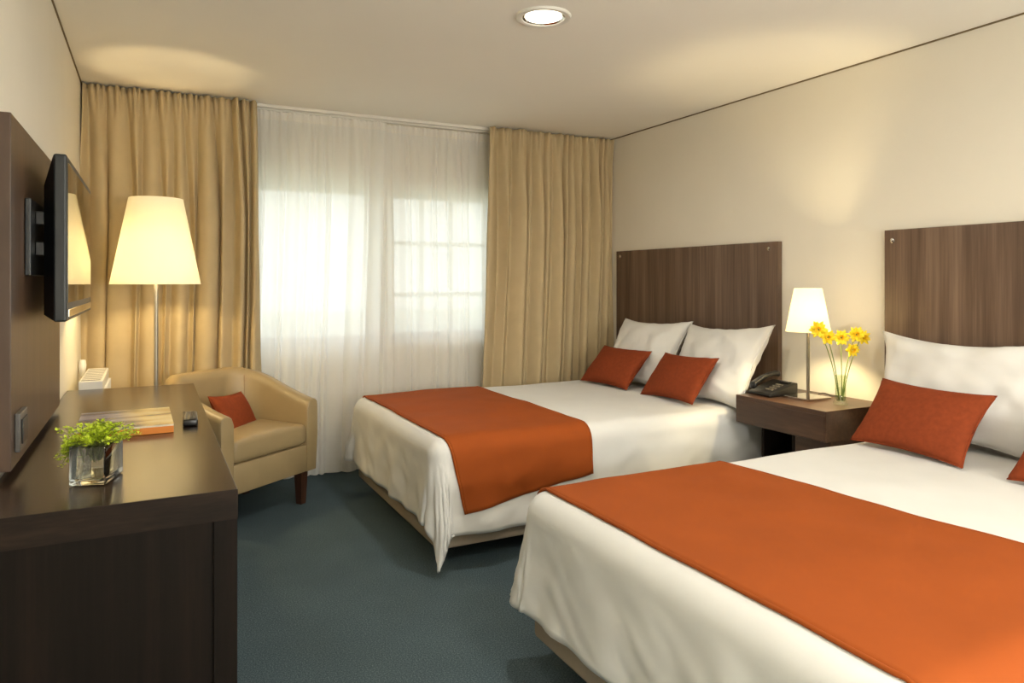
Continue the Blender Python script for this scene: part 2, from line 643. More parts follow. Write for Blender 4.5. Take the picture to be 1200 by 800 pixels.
YT = 4.64
curtain('curtain', 'beige curtain hanging at the left behind the floor lamp', XL + .012, .585, YT, .015, ZC - .010, .085, .074, 11,
        M['curtain'], M['curtain'], 0, .035, back=.045)
curtain('curtain', 'beige curtain hanging at the right beside the far headboard', 2.165, XR - .012, YT, .015, ZC - .010, .080, .080, 23,
        M['curtain'], M['curtain'], -.06, -.02)
curtain('sheer_curtain', 'white sheer curtain covering the left window', XL + .03, 1.44, YT + .118, .012, ZC - .03, .036, .07, 5,
        M['sheer'], M['sheer_band'], 0, -.03, 0, 150, head=.055)
curtain('sheer_curtain', 'white sheer curtain covering the right window', 1.385, XR - .02, YT + .166, .012, ZC - .03, .036, .066, 9,
        M['sheer'], M['sheer_band'], -.02, 0, 0, 150, head=.055)
t = thing('curtain_track', 'white double curtain track fixed to the ceiling above the window', 'curtain track', (1.44, YT + .05, ZC))
wpart('front_rail', box(XL + .004, XR - .008, YT + .055, YT + .079, ZC - .022, ZC - .0005, bev=.003), M['white_paint'], t, t)
wpart('rear_rail', box(XL + .004, XR - .008, YT + .13, YT + .165, ZC - .024, ZC - .0005, bev=.003), M['white_paint'], t, t)

# ------------------------------------------------------------------ desk
DX0, DX1, DY0, DY1, DZ = XL + .004, .190, 1.862, 3.885, .775
t = thing('desk', 'dark wood desk along the left wall under the television', 'desk', ((DX0 + DX1) / 2, (DY0 + DY1) / 2, 0))
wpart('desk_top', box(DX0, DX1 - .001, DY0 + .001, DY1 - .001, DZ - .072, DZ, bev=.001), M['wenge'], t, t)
wpart('shaded_edge', box(DX0, DX1, DY0 - .0005, DY0 + .0008, DZ - .072, DZ - .0005), M['wenge_shaded'], t, t)  # thin dark skin that paints the shade on the near edge
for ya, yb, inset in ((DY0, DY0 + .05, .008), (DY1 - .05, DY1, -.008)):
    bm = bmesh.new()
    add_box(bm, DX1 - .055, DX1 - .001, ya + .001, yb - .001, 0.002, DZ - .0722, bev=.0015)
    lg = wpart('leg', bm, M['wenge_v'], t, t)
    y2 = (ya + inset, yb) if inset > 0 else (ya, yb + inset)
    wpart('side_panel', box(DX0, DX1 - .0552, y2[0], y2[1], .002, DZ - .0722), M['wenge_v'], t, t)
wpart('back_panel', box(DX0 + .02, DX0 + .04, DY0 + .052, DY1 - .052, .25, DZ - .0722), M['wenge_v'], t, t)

# wall panel behind the television
PXF = -.320
t = thing('wall_panel', 'dark wood panel fixed to the left wall behind the television', 'wall panel', ((XL + PXF) / 2, 2.75, .786))
wpart('board', box(XL + .0005, PXF, 2.205, 3.30, .797, 1.716, bev=.0015), M['panel'], t, t)
t = thing('wall_socket', 'grey square wall socket low on the wood panel', 'socket', (PXF, 2.318, .835))
wpart('plate', box(PXF + .0005, PXF + .013, 2.256, 2.380, .834, .936, bev=.003), M['silver'], t, t)
wpart('rocker', box(PXF + .013, PXF + .017, 2.275, 2.361, .852, .918, bev=.002), M['charcoal'], t, t)

# television
TX, TY0, TY1, TZ0, TZ1 = -.220, 2.45, 3.375, 1.165, 1.656
t = thing('television', 'flat black television on an arm mount against the dark wood panel', 'television', (-.26, (TY0 + TY1) / 2, TZ0))
wpart('bezel', box(TX - .034, TX, TY0, TY1, TZ0, TZ1, bev=.006, seg=3), M['charcoal'], t, t)
wpart('screen', box(TX - .002, TX + .0012, TY0 + .022, TY1 - .022, TZ0 + .055, TZ1 - .022), M['screen'], t, t)
bm = bmesh.new()
b0 = [(TX - .034, TY0 + .006, TZ0 + .004), (TX - .034, TY1 - .006, TZ0 + .004), (TX - .034, TY1 - .006, TZ1 - .004), (TX - .034, TY0 + .006, TZ1 - .004)]
b1 = [(TX - .062, TY0 + .05, TZ0 + .02), (TX - .062, TY1 - .05, TZ0 + .02), (TX - .062, TY1 - .05, TZ1 - .09), (TX - .062, TY0 + .05, TZ1 - .09)]
va = [bm.verts.new(p) for p in b0]
vb = [bm.verts.new(p) for p in b1]
bm.faces.new(va)
bm.faces.new(vb[::-1])
for i in range(4):
    bm.faces.new((va[i], va[(i + 1) % 4], vb[(i + 1) % 4], vb[i]))
wpart('back_cover', bm, M['black'], t, t)
wpart('chin_strip', box(TX - .001, TX + .004, TY0 + .03, TY1 - .03, TZ0 + .012, TZ0 + .036, bev=.002), M['chrome'], t, t)
mt = wpart('mount', box(PXF + .001, PXF + .016, 2.42, 2.72, 1.30, 1.52, bev=.003), M['charcoal'], t, t)
wpart('arm', box(PXF + .016, TX - .062, 2.50, 2.56, 1.36, 1.40, bev=.003), M['black'], mt, t)
wpart('arm', box(PXF + .016, TX - .062, 2.50, 2.56, 1.45, 1.49, bev=.003), M['black'], mt, t)

# radiator
t = thing('radiator', 'small white panel radiator on the left wall beyond the desk', 'radiator', (-.26, 4.18, .2))
wpart('panel', box(-.305, -.205, 3.90, 4.46, .20, .812, bev=.006), M['white_paint'], t, t)
bm = bmesh.new()
for k in range(9):
    y = 3.925 + k * .059
    add_box(bm, -.299, -.211, y, y + .030, .8142, .8155)
wpart('slot_shadow', box(-.294, -.216, 3.92, 4.44, .8121, .814), M['charcoal'], t, t)  # dark sheet stands in for the shade between the grille bars
wpart('top_grille', bm, M['white_paint'], t, t)
bm = bmesh.new()
for k in range(10):
    y = 3.95 + k * .05
    add_tube(bm, [(-.205, y + .012, .24), (-.205, y + .012, .76)], .012, 8)
wpart('front_rib', bm, M['white_paint'], t, t, 40)
wpart('bracket', box(XL, -.305, 4.0, 4.03, .55, .6), M['white_paint'], t, t)
wpart('bracket', box(XL, -.305, 4.35, 4.38, .55, .6), M['white_paint'], t, t)
wpart('valve', tube([(-.33, 4.47, .77), (-.33, 4.47, .83), (-.33, 4.47, .86)], [.012, .02, .016], 14), M['white_paint'], t, t, 40)

# ------------------------------------------------------------------ floor lamp
LX, LY = .0236, 4.14
t = thing('floor_lamp', 'tall floor lamp with lit cream cone shade behind the armchair', 'floor lamp', (LX, LY, 0))
obj('base', lathe([(.0, .0), (.105, .0), (.11, .004), (.11, .014), (.104, .020), (.02, .024), (.0, .024)], 48), M['steel'], t, 30)
obj('pole', tube([(0, 0, .022), (0, 0, 1.36)], .0105, 16), M['steel'], t, 40)
sh = obj('lamp_shade', lathe([(.214, 1.268), (.128, 1.712), (.1265, 1.712), (.2125, 1.268), (.214, 1.268)], 64), M['shade'], t, 40)
bm = bmesh.new()
for a in range(3):
    an = a * 2 * PI / 3 + .3
    add_tube(bm, [(0.0, 0.0, 1.655), (.131 * math.cos(an), .131 * math.sin(an), 1.69)], .002, 6)
add_tube(bm, [(0, 0, 1.36), (0, 0, 1.655)], .004, 8)
obj('shade_carrier', bm, M['steel'], t)
obj('bulb', lathe([(.0, 1.475), (.018, 1.47), (.028, 1.45), (.03, 1.43), (.022, 1.40), (.014, 1.38), (.014, 1.36), (.0, 1.36)], 20, .035, 0), M['bulb'], t, 60)
ld = bpy.data.lights.new('floor_lamp_light', 'POINT')
ld.energy = E_FLOOR
ld.color = (1, .76, .40)
ld.shadow_soft_size = .03
lo = bpy.data.objects.new('floor_lamp_light', ld)
COL.objects.link(lo)
lo.parent = t
lo.location = (-.04, -.02, 1.385)


# ------------------------------------------------------------------ soft things
def pillow_bm(wd, ht, th, conc=.07, p=.5, seed=0, wr=.004, n=30):
    bm = bmesh.new()
    top = {}
    for side in (1, -1):
        V = {}
        for i in range(n + 1):
            for j in range(n + 1):
                u, v = i / n * 2 - 1, j / n * 2 - 1
                u = math.sin(u * PI / 2) * .55 + u * .45
                v = math.sin(v * PI / 2) * .55 + v * .45
                edge = i in (0, n) or j in (0, n)
                if side == -1 and edge:
                    V[i, j] = top[i, j]
                    continue
                x = wd / 2 * u * (1 - conc * (1 - v * v) * u * u)
                z = ht / 2 * v * (1 - conc * 1.3 * (1 - u * u) * v * v)
                k = max(0, (1 - u * u) * (1 - v * v)) ** p
                y = side * th / 2 * k
                ww = wr * k ** .3
                y += ww * nz(x * 9 + seed, z * 9, side) * (0 if edge else 1) + ww * .5 * nz(x * 22 + seed, z * 22, side + 3) * (0 if edge else 1)
                V[i, j] = bm.verts.new((x, y, z))
        if side == 1:
            top = V
        for i in range(n):
            for j in range(n):
                q = (V[i, j], V[i + 1, j], V[i + 1, j + 1], V[i, j + 1])
                bm.faces.new(q if side == 1 else q[::-1])
    return bm


def pose(c, yaw, lean, roll=0.0):
    """pillow frame: local x across, z up, y out of its front; yaw 0 faces -X of the room"""
    m = Matrix.Rotation(R(90) + R(yaw), 4, 'Z') @ Matrix.Rotation(R(lean), 4, 'X') @ Matrix.Rotation(R(roll), 4, 'Y')
    return Matrix.Translation(c) @ m


def cushion(name, label, cat, c, wd, ht, th, yaw, lean, roll, mat, seed, group, conc=.085, p=.42, wr=.005, piping=True):
    bm = pillow_bm(wd, ht, th, conc, p, seed, wr)
    m = pose(c, yaw, lean, roll)
    o = obj(name, bm, mat, None, 0)
    o.matrix_world = m
    tag(o, label, cat, group)
    if piping:
        pts = []
        n = 24
        for (a, b) in (((-1, -1), (1, -1)), ((1, -1), (1, 1)), ((1, 1), (-1, 1)), ((-1, 1), (-1, -1))):
            for k in range(n):
                u = a[0] + (b[0] - a[0]) * k / n
                v = a[1] + (b[1] - a[1]) * k / n
                pts.append((wd / 2 * u * (1 - conc * (1 - v * v) * u * u), 0, ht / 2 * v * (1 - conc * 1.3 * (1 - u * u) * v * v)))
        pts.append(pts[0])
        obj('edge_seam', tube(pts, .0035, 6), mat, o, 0)
    return o


def make_bed(name, label, x0, x1, y0, y1, zt, seed, of, on, ofar, hem_fn, runner, dlabel, rlabel, round_near=1.0):
    # base, legs, mattress
    t = thing('bed', label, 'bed', ((x0 + x1) / 2, (y0 + y1) / 2, 0), 0, None)
    wpart('bed_base', box(x0 + .03, x1, y0 + .03, y1 - .03, .09, .29, bev=.012), M['base'], t, t)
    wpart('mattress', box(x0 + .035, x1, y0 + .035, y1 - .035, .291, zt - .03, bev=.05, seg=4), M['mattress'], t, t, 40)
    for xx in (x0 + .30, (x0 + x1) / 2, x1 - .14):
        for yy in (y0 + .30, y1 - .30):
            wpart('leg', lathe([(.0, .0), (.024, .0), (.03, .09), (.0, .09)], 16, xx, yy), M['black'], t, t, 40)
    rr = .075
    cx0, cy0, cy1 = x0 + rr, y0 + rr, y1 - rr

    def surf(p, q, off):
        """p: distance along the bed from the foot fold, q: across it from the near fold; off lifts the cloth"""
        ex = max(0.0, -p)
        Lq = cy1 - cy0
        if q < 0:
            ey, sy = -q, -1
        elif q > Lq:
            ey, sy = q - Lq, 1
        else:
            ey, sy = 0.0, 0
        bx_, by_ = cx0 + max(p, 0), cy0 + min(max(q, 0), Lq)
        r = math.hypot(ex, ey)
        if r > 1e-6 and ex > 0 and ey > 0:
            r *= (max(ex, ey) / r) ** (round_near if sy < 0 else .95)
        puff = .010 * nz(bx_ * 1.9 + seed, by_ * 1.9) + .0035 * nz(bx_ * 6 + seed, by_ * 6)
        if r < 1e-6:
            return Vector((bx_, by_, zt + off + puff))
        rh = math.hypot(ex, ey)
        dx, dy = -ex / rh, sy * ey / rh
        corner = 2 * (ex / rh) * (ey / rh)
        ro = rr
        arc = ro * PI / 2
        if r < arc:
            ph = r / ro
            out, drop = (ro + off) * math.sin(ph), ro * (1 - math.cos(ph)) - off * math.cos(ph)
            tt = 0
        else:
            tt = r - arc
            fl = R(2.5) + corner * R(7)
            out, drop = ro + off + tt * math.sin(fl), ro + tt * math.cos(fl)
        s = bx_ * (1 if ey > ex else 0) + by_ * (1 if ex >= ey else 0)
        s = by_ * abs(dx) + bx_ * abs(dy)
        g = min(1, (tt / .30)) if tt > 0 else 0
        wave = g ** 1.2 * (.006 * math.sin(s * 13 + seed) + .005 * math.sin(s * 27 + 1.7 * seed) + .024 * nz(s * 4 + seed, drop * 4, 2))
        wave += g ** .5 * (.014 * nz(s * 7 + seed, drop * 9, 5) + .007 * nz(s * 12 + drop * 9 + seed, drop * 12, 9))
        wave += .012 * corner * g
        out += max(wave, -.028)
        z = zt - drop + puff * (1 - min(1, r / .1))
        if sy < 0 and round_near < 1:
            bx_ += .045 * corner ** 2 * g
        return Vector((bx_ + dx * out, by_ + dy * out, max(z, .012)))
    L = x1 - cx0
    Wq = cy1 - cy0

    def cover_pt(u, v):
        # denser sampling past the folds
        p = -of + (L + of) * u
        q = -on + (Wq + on + ofar) * v
        h = hem_fn(p, q)
        return surf(p, q * (1 if 0 <= q <= Wq else 1), 0)
    bm = bmesh.new()
    add_grid(bm, 150, 130, cover_pt)
    o = obj('duvet', bm, M['white_cloth'], None, 0)
    tag(o, dlabel, 'duvet')
    solid(o, .012, -1)
    o.modifiers['thickness'].offset = 0
    # hem seam as a part: a thin band along the loose edge
    pts = [cover_pt(1 - k / 60, 0) for k in range(61)] + [cover_pt(0, k / 60) for k in range(1, 61)] + [cover_pt(k / 60, 1) for k in range(1, 61)]
    obj('hem', tube([Vector(p) for p in pts], .0045, 8), M['white_cloth'], o, 0)
    # runner
    p0, p1, skew, rn, rf, tilt = runner
    bm = bmesh.new()

    def run_pt(u, v):
        a = rn(u)
        q = -a + (Wq + a + rf) * v
        p = p0 + (p1 - p0) * u + skew * (.5 - v) * u + max(0, -q) * tilt * (1 - u)
        return surf(p, q, .0125)
    add_grid(bm, 50, 110, run_pt)
    o = obj('bed_runner', bm, M['runner'], None, 0)
    tag(o, rlabel, 'bed runner')
    solid(o, .007, 0)
    e1 = tube([Vector(run_pt(0, k / 80)) for k in range(81)], .0055, 8)
    obj('edge_binding', e1, M['runner'], o, 0)
    e2 = tube([Vector(run_pt(1, k / 80)) for k in range(81)], .0055, 8)
    obj('edge_binding', e2, M['runner'], o, 0)
    return t


make_bed('bed', 'far double bed with beige upholstered base by the window', 1.10, 3.175, 2.93, 4.34, .578, 1.3, .42, .46, .42,
         lambda p, q: 0, (-.012, .735, .0, lambda u: .37 - .10 * u, .30, .22),
         'white duvet with hanging corner tip on the far bed', 'burnt orange runner across the far bed', .15)
make_bed('bed', 'near double bed with beige upholstered base in the foreground', 1.12, 3.175, .74, 2.14, .578, 4.1, .42, .44, .42,
         lambda p, q: 0, (-.012, .82, .18, lambda u: .34, .30, .05),
         'white duvet draped over the foot of the near bed', 'burnt orange runner across the near bed')


def headboard(label, y0, y1, z0, z1, studs):
    t = thing('headboard', label, 'headboard', (XR - .02, (y0 + y1) / 2, z0))
    wpart('board', box(XR - .034, XR - .0005, y0, y1, z0, z1, bev=.0015), M['walnut'], t, t)
    for (y, z) in studs:
        bm = lathe([(.0, .0), (.011, .0), (.0125, .002), (.0115, .006), (.005, .009), (.0, .0095)], 20)
        xform(bm, Matrix.Translation((XR - .0345, y, z)) @ Matrix.Rotation(-PI / 2, 4, 'Y'))
        wpart('stud', bm, M['chrome'], t, t, 40)


headboard('walnut headboard on the wall behind the far bed', 2.955, 4.545, .42, 1.512, [(4.49, 1.472), (3.02, 1.472), (4.49, .5), (3.02, .5)])
headboard('walnut headboard on the wall behind the near bed', .70, 2.29, .42, 1.532, [(2.245, 1.48), (.745, 1.48), (2.245, .5), (.745, .5)])

WP = 'white bed pillows'
cushion('pillow', 'white pillow against the far headboard nearest the curtain', 'pillow', (2.985, 3.91, .800), .67, .50, .17, 4, 30, 1, M['pillow_cloth'], 1, WP, .12, .40, .020)
cushion('pillow', 'white pillow against the far headboard beside the telephone', 'pillow', (2.970, 3.22, .797), .715, .52, .17, -3, 30, 3, M['pillow_cloth'], 8, WP, .13, .40, .020)
cushion('pillow', 'large white pillow against the near headboard beside the daffodils', 'pillow', (3.055, 1.835, .812), .80, .50, .17, 0, 17, 1, M['pillow_cloth'], 15, WP, .16, .40, .020)
cushion('pillow', 'white pillow on the near bed at the right edge of the photo', 'pillow', (2.96, 1.05, .80), .71, .52, .18, 0, 30, 0, M['pillow_cloth'], 25, WP, .12, .40, .020)
WC = 'rust cushions on the beds'
cushion('cushion', 'rust cushion on the far bed nearest the window curtain', 'cushion', (2.775, 3.95, .712), .50, .31, .12, 3, 42, 0, M['cushion'], 31, WC)
cushion('cushion', 'rust cushion on the far bed nearest the nightstand', 'cushion', (2.775, 3.31, .718), .50, .31, .12, -4, 38, 2, M['cushion'], 37, WC)
cushion('cushion', 'rust cushion on the near bed in front of the large white pillow', 'cushion', (2.79, 1.84, .722), .49, .32, .12, -2, 38, -1, M['cushion'], 43, WC)
cushion('cushion', 'rust cushion on the near bed cut by the right edge of the photo', 'cushion', (2.76, 1.19, .722), .49, .32, .12, 0, 38, 0, M['cushion'], 47, WC)

# ------------------------------------------------------------------ nightstand and what stands on it
NZ = .68
t = thing('nightstand', 'walnut nightstand between the two beds', 'nightstand', (3.0, 2.565, 0))
wpart('top_box', box(2.782, XR - .002, 2.282, 2.850, .535, NZ, bev=.002), M['walnut_flat'], t, t)
dr = wpart('drawer_front', box(2.779, 2.7825, 2.288, 2.844, .541, NZ - .022, bev=.001), M['walnut_flat'], t, t)
bm = bmesh.new()
add_box(bm, 2.83, XR - .002, 2.70, 2.718, .002, .5345)
add_box(bm, 3.10, XR - .002, 2.52, 2.70, .002, .5345)
add_box(bm, 2.83, XR - .002, 2.502, 2.52, .002, .5345)
wpart('open_niche', bm, M['wenge_v'], t, t)
wpart('door', box(2.83, 2.85, 2.30, 2.50, .002, .5345, bev=.001), M['walnut_flat'], t, t)
wpart('side_panel', box(2.851, XR - .002, 2.30, 2.318, .002, .5345), M['walnut_flat'], t, t)

# bedside lamp
PX, PY = 2.936, 2.514
t = thing('table_lamp', 'slim steel lamp with lit white shade on the nightstand', 'table lamp', (PX, PY, NZ))
wpart('base', box(2.927, 3.095, 2.505, 2.668, NZ + .001, NZ + .013, bev=.002), M['chrome'], t, t)
wpart('pole', box(PX - .006, PX + .006, PY - .006, PY + .006, NZ + .013, 1.12, bev=.001), M['steel'], t, t)
wpart('lamp_shade', lathe([(.106, 1.032), (.066, 1.247), (.0648, 1.247), (.1048, 1.032), (.106, 1.032)], 56, PX, PY), M['shade_b'], t, t, 40)
bm = bmesh.new()
for a in range(3):
    an = a * 2 * PI / 3
    add_tube(bm, [(PX, PY, 1.2), (PX + .0665 * math.cos(an), PY + .0665 * math.sin(an), 1.235)], .0015, 6)
add_tube(bm, [(PX, PY, 1.12), (PX, PY, 1.2)], .003, 8)
wpart('shade_carrier', bm, M['steel'], t, t)
wpart('bulb', lathe([(.0, 1.165), (.012, 1.16), (.016, 1.145), (.014, 1.13), (.008, 1.12), (.0, 1.12)], 16, PX + .022, PY), M['bulb'], t, t, 60)
bm = bmesh.new()
add_tube(bm, bez((3.095, 2.60, NZ + .006), (3.14, 2.60, NZ + .03), (3.17, 2.57, NZ + .005)) + bez((3.17, 2.57, NZ + .005), (3.2, 2.54, NZ + .004), (3.225, 2.55, NZ + .004)), .003, 8)
wpart('cord', bm, M['cord'], t, t, 0)
ld = bpy.data.lights.new('table_lamp_light', 'POINT')
ld.energy = E_TABLE
ld.color = (1, .80, .45)
ld.shadow_soft_size = .02
lo = bpy.data.objects.new('table_lamp_light', ld)
COL.objects.link(lo)
lo.parent = t
lo.location = (.0, -.03, 1.13 - NZ)

# telephone (front faces the room, handset on the window side)
t = thing('telephone', 'black corded desk telephone on the nightstand beside the lamp', 'telephone', (2.955, 2.765, NZ), R(-4))
bm = bmesh.new()
prof = [(-.095, .001), (.095, .001), (.095, .066), (.07, .070), (-.088, .020), (-.098, .012)]
vl = [[bm.verts.new((x, y, z)) for (x, z) in prof] for y in (-.088, .075)]
n = len(prof)
for i in range(n):
    bm.faces.new((vl[0][i], vl[0][(i + 1) % n], vl[1][(i + 1) % n], vl[1][i]))
bm.faces.new(vl[0][::-1])
bm.faces.new(vl[1])
bmesh.ops.bevel(bm, geom=list(bm.edges), offset=.005, segments=2, profile=.5, affect='EDGES')
obj('body', bm, M['phone'], t, 30)


def slope(x):
    return .020 + (x + .088) * (.050 / .158)


bm = bmesh.new()
for i in range(4):
    for j in range(3):
        x = -.055 + i * .022
        y = -.012 - j * .018
        add_box(bm, x, x + .013, y - .012, y, slope(x) + .000, slope(x) + .007, bev=.001)
obj('keypad', bm, M['phone_key'], t)
bm = bmesh.new()
add_box(bm, .038, .066, -.075, -.015, slope(.05) - .001, slope(.066) + .003, bev=.001)
obj('display', bm, M['black'], t)
bm = bmesh.new()
hp = []
for i in range(13):
    u = i / 12
    x = -.095 + .185 * u
    hp.append((x, slope(x) + .030 + .014 * math.sin(PI * u)))


def hs(u, v):
    i = min(int(u * 12), 11)
    f_ = u * 12 - i
    x = hp[i][0] * (1 - f_) + hp[i + 1][0] * f_
    z = hp[i][1] * (1 - f_) + hp[i + 1][1] * f_
    e = abs(2 * u - 1)
    hw = .018 + .008 * e ** 4
    hh = .010 + .010 * e ** 5
    k = math.sqrt(max(0, 1 - (max(0, e - .9) / .1) ** 2)) * .999 + .001
    a = 2 * PI * v
    ca, sa = math.cos(a), math.sin(a)
    p_ = .55
    return (x, .048 + hw * k * math.copysign(abs(ca) ** p_, ca), z - (.006 * e ** 5) + hh * k * math.copysign(abs(sa) ** p_, sa))


add_grid(bm, 41, 25, hs)
bmesh.ops.remove_doubles(bm, verts=bm.verts, dist=.00005)
obj('handset', bm, M['phone'], t, 0)
pts = []
for i in range(90):
    u = i / 89
    c = Vector((-.07 + .0 * u, .085, .008)) * (1 - u) ** 2 + Vector((-.01, .093, .006)) * 2 * u * (1 - u) + Vector((.08, .085, .008)) * u * u
    pts.append(c + Vector((0, .004 * math.cos(u * 90), .004 * math.sin(u * 90))))
obj('cord', tube(pts, .0018, 6), M['phone'], t, 0)

# flower vase and daffodils
VX, VY = 3.012, 2.385
t = thing('flower_vase', 'small clear glass vase of daffodils on the nightstand', 'vase', (VX, VY, NZ))
obj('vase_body', lathe([(.0, .001), (.031, .001), (.034, .004), (.034, .012), (.027, .022), (.0245, .05), (.0255, .10), (.028, .143),
                        (.0265, .144), (.0238, .10), (.0228, .05), (.024, .026), (.018, .016), (.0, .015)], 40), M['thin_glass'], t, 40)
obj('water', lathe([(.0, .0165), (.0175, .0168), (.0226, .027), (.0218, .05), (.0224, .082), (.0, .082)], 32), M['thin_glass'], t, 40)


def daffodil(label, base, head, face, scale=1.0, seed=0):
    rnd = random.Random(seed)
    t = thing('daffodil', label, 'flower', base, 0, 'daffodils in the glass vase')
    b = Vector((0, 0, 0))
    h = Vector(head) - Vector(base)
    fdir = Vector(face).normalized()
    neck = h - fdir * .018
    mid = Vector((neck.x * .30, neck.y * .30, neck.z * .62))
    obj('stem', tube(bez(b, mid, neck, 14) + [h - fdir * .004], [.0022] * 13 + [.002, .003, .004], 8), M['stem'], t, 0)
    z = fdir
    x = z.cross(Vector((0, 0, 1))).normalized()
    y = z.cross(x)
    fr = Matrix(((x.x, y.x, z.x, h.x), (x.y, y.y, z.y, h.y), (x.z, y.z, z.z, h.z), (0, 0, 0, 1)))
    bm = bmesh.new()
    for k in range(12):
        a = k * PI / 6 + (.12 if k % 2 else 0) + rnd.uniform(-.08, .08)
        L = (.036 if k % 2 == 0 else .030) * scale
        wd = .0105 * scale
        lift = rnd.uniform(-.004, .006) + (.004 if k % 2 else 0)

        def pf(u, v):
            r = .004 + L * u
            ww = wd * math.sin(PI * min(1, .12 + .88 * u) ** .85) ** .8 * (v - .5) * 2
            zz = lift * u + .010 * u * u * (1 if k % 2 else .4) - .003 * abs(v - .5) * 2
            return Vector((r * math.cos(a) - ww * math.sin(a), r * math.sin(a) + ww * math.cos(a), zz))
        add_grid(bm, 6, 4, pf)
    xform(bm, fr)
    solid(obj('petals', bm, M['yellow'], t, 0), .0008)
    bm = bmesh.new()

    def cf(u, v):
        a = u * 2 * PI
        r = (.006 + .006 * v ** 2 + .0015 * v * math.sin(a * 8)) * scale
        return Vector((r * math.cos(a), r * math.sin(a), .001 + .017 * v * scale))
    add_grid(bm, 33, 5, cf)
    xform(bm, fr)
    solid(obj('trumpet', bm, M['gold'], t, 0), .0008)


zb = NZ + .02
flowers = [
    ('leftmost daffodil of the bunch against the lamp shade', (-.004, .006), (2.875, 2.40, 1.050), (-.75, -.55, .1), 1.15),
    ('lower daffodil just right of the lamp shade', (.002, .009), (2.922, 2.385, 1.012), (-.6, -.7, .1), 1.0),
    ('daffodil in the middle of the bunch facing the room', (.004, -.003), (3.005, 2.375, 1.008), (-.7, -.7, .15), 1.05),
    ('upper right daffodil of the bunch', (.009, .002), (3.108, 2.370, 1.020), (-.6, -.7, .2), 1.1),
    ('rightmost daffodil of the bunch turned towards the near bed', (.007, -.006), (3.150, 2.362, 1.004), (-.2, -.9, .2), 1.0),
    ('lowest daffodil on the right of the bunch', (.002, -.009), (3.085, 2.375, .945), (-.4, -.8, -.1), .95),
]
for k, (lb, (dx, dy), hd, fc, s_) in enumerate(flowers):
    daffodil(lb, (VX + dx, VY + dy, zb), hd, fc, s_, k)

# ------------------------------------------------------------------ things on the desk
# glass vase with trailing plant
t = thing('glass_planter', 'low rectangular clear glass vase with green plant on the desk', 'vase', (-.124, 2.115, DZ), R(-17))
gw, gd, gh, gt = .042, .062, .098, .006
bm = box(-gw, gw, -gd, gd, .0012, gh, bev=.004, seg=3)
top = [f for f in bm.faces if f.calc_center_median().z > gh - 1e-4 and abs(f.normal.z) > .9]
ins = bmesh.ops.inset_region(bm, faces=top, thickness=gt - .004)
r_ = bmesh.ops.extrude_face_region(bm, geom=top)
nv = [v for v in r_['geom'] if isinstance(v, bmesh.types.BMVert)]
bmesh.ops.delete(bm, geom=top, context='FACES_ONLY')
bmesh.ops.translate(bm, verts=nv, vec=(0, 0, -(gh - .018)))
obj('vase_body', bm, M['glass'], t, 30)

t = thing('trailing_plant', 'bright lime green trailing plant spilling over the desk glass vase', 'plant', (-.124, 2.115, DZ + .02), R(-17))
rnd = random.Random(3)
stems = bmesh.new()
leaves = bmesh.new()


def leaflet(c, d, s):
    d = d.normalized()
    a = d.cross(Vector((rnd.uniform(-.4, .4), rnd.uniform(-.4, .4), 1))).normalized()
    up = a.cross(d)
    ps = [c, c + d * s * .45 + a * s * .42 + up * s * .08, c + d * s, c + d * s * .45 - a * s * .42 + up * s * .08]
    vv = [leaves.verts.new(p) for p in ps]
    leaves.faces.new(vv)


for k in range(104):
    an = rnd.uniform(0, 2 * PI)
    reach = rnd.uniform(.012, .088)
    b = Vector((rnd.uniform(-.02, .02), rnd.uniform(-.04, .04), .03 + rnd.uniform(0, .02)))
    trail = k < 22
    e = Vector((b.x + reach * math.cos(an) * 1.0, b.y + reach * math.sin(an) * 1.1, rnd.uniform(.080, .115) - .15 * max(0, reach - .06)))
    m_ = Vector(((b.x + e.x) / 2 * .8, (b.y + e.y) / 2 * .8, max(.085, e.z)))
    if trail:
        an = rnd.uniform(PI * .9, PI * 1.25)
        e = Vector((-.062 + rnd.uniform(-.012, .006), rnd.uniform(-.05, .03), rnd.uniform(.022, .07)))
        m_ = Vector((-.045, e.y * .8, .115))
    path = bez(b, m_, e, 9)
    add_tube(stems, path, .0008, 5)
    for i in range(3, 10):
        p = path[i]
        if abs(p.x) < gw + .004 and abs(p.y) < gd + .004 and p.z < .082:
            continue
        for q in range(5):
            d = Vector((rnd.uniform(-1, 1), rnd.uniform(-1, 1), rnd.uniform(-.3, .9)))
            leaflet(p + d * .004, d, rnd.uniform(.006, .011))
obj('stems', stems, M['stem'], t, 0)
obj('leaves', leaves, M['leaf'], t, None, False)

# art book
t = thing('art_book', 'large art book with painted cover and orange edge on the desk', 'book', (-.078, 2.83, DZ), R(1))
bw, bd = .143, .176
obj('pages', box(-bw + .002, bw - .005, -bd + .004, bd - .004, .006, .0288), M['pages'], t)
obj('cover_edge', box(-bw, bw, -bd - .002, -bd + .003, .0235, .0288), M['pages'], t)
obj('spine', box(-bw, bw, -bd - .003, -bd + .0035, .0008, .0232, bev=.001), M['orange_board'], t)
obj('back_cover', box(-bw, bw, -bd, bd, .0008, .006, bev=.001), M['orange_board'], t)
obj('front_cover', box(-bw, bw, -bd - .002, bd, .0289, .0312, bev=.0008), M['cover'], t)

# remote control
t = thing('remote_control', 'black remote control lying on the desk beside the book', 'remote control', (.126, 2.82, DZ), R(-2))
obj('body', box(-.024, .024, -.09, .09, .001, .026, bev=.006, seg=3), M['black'], t, 35)
bm = bmesh.new()
for i in range(7):
    for j in range(3):
        add_box(bm, -.016 + j * .0125, -.009 + j * .0125, -.07 + i * .021, -.058 + i * .021, .026, .0285, bev=.001)
obj('buttons', bm, M['silver'], t)

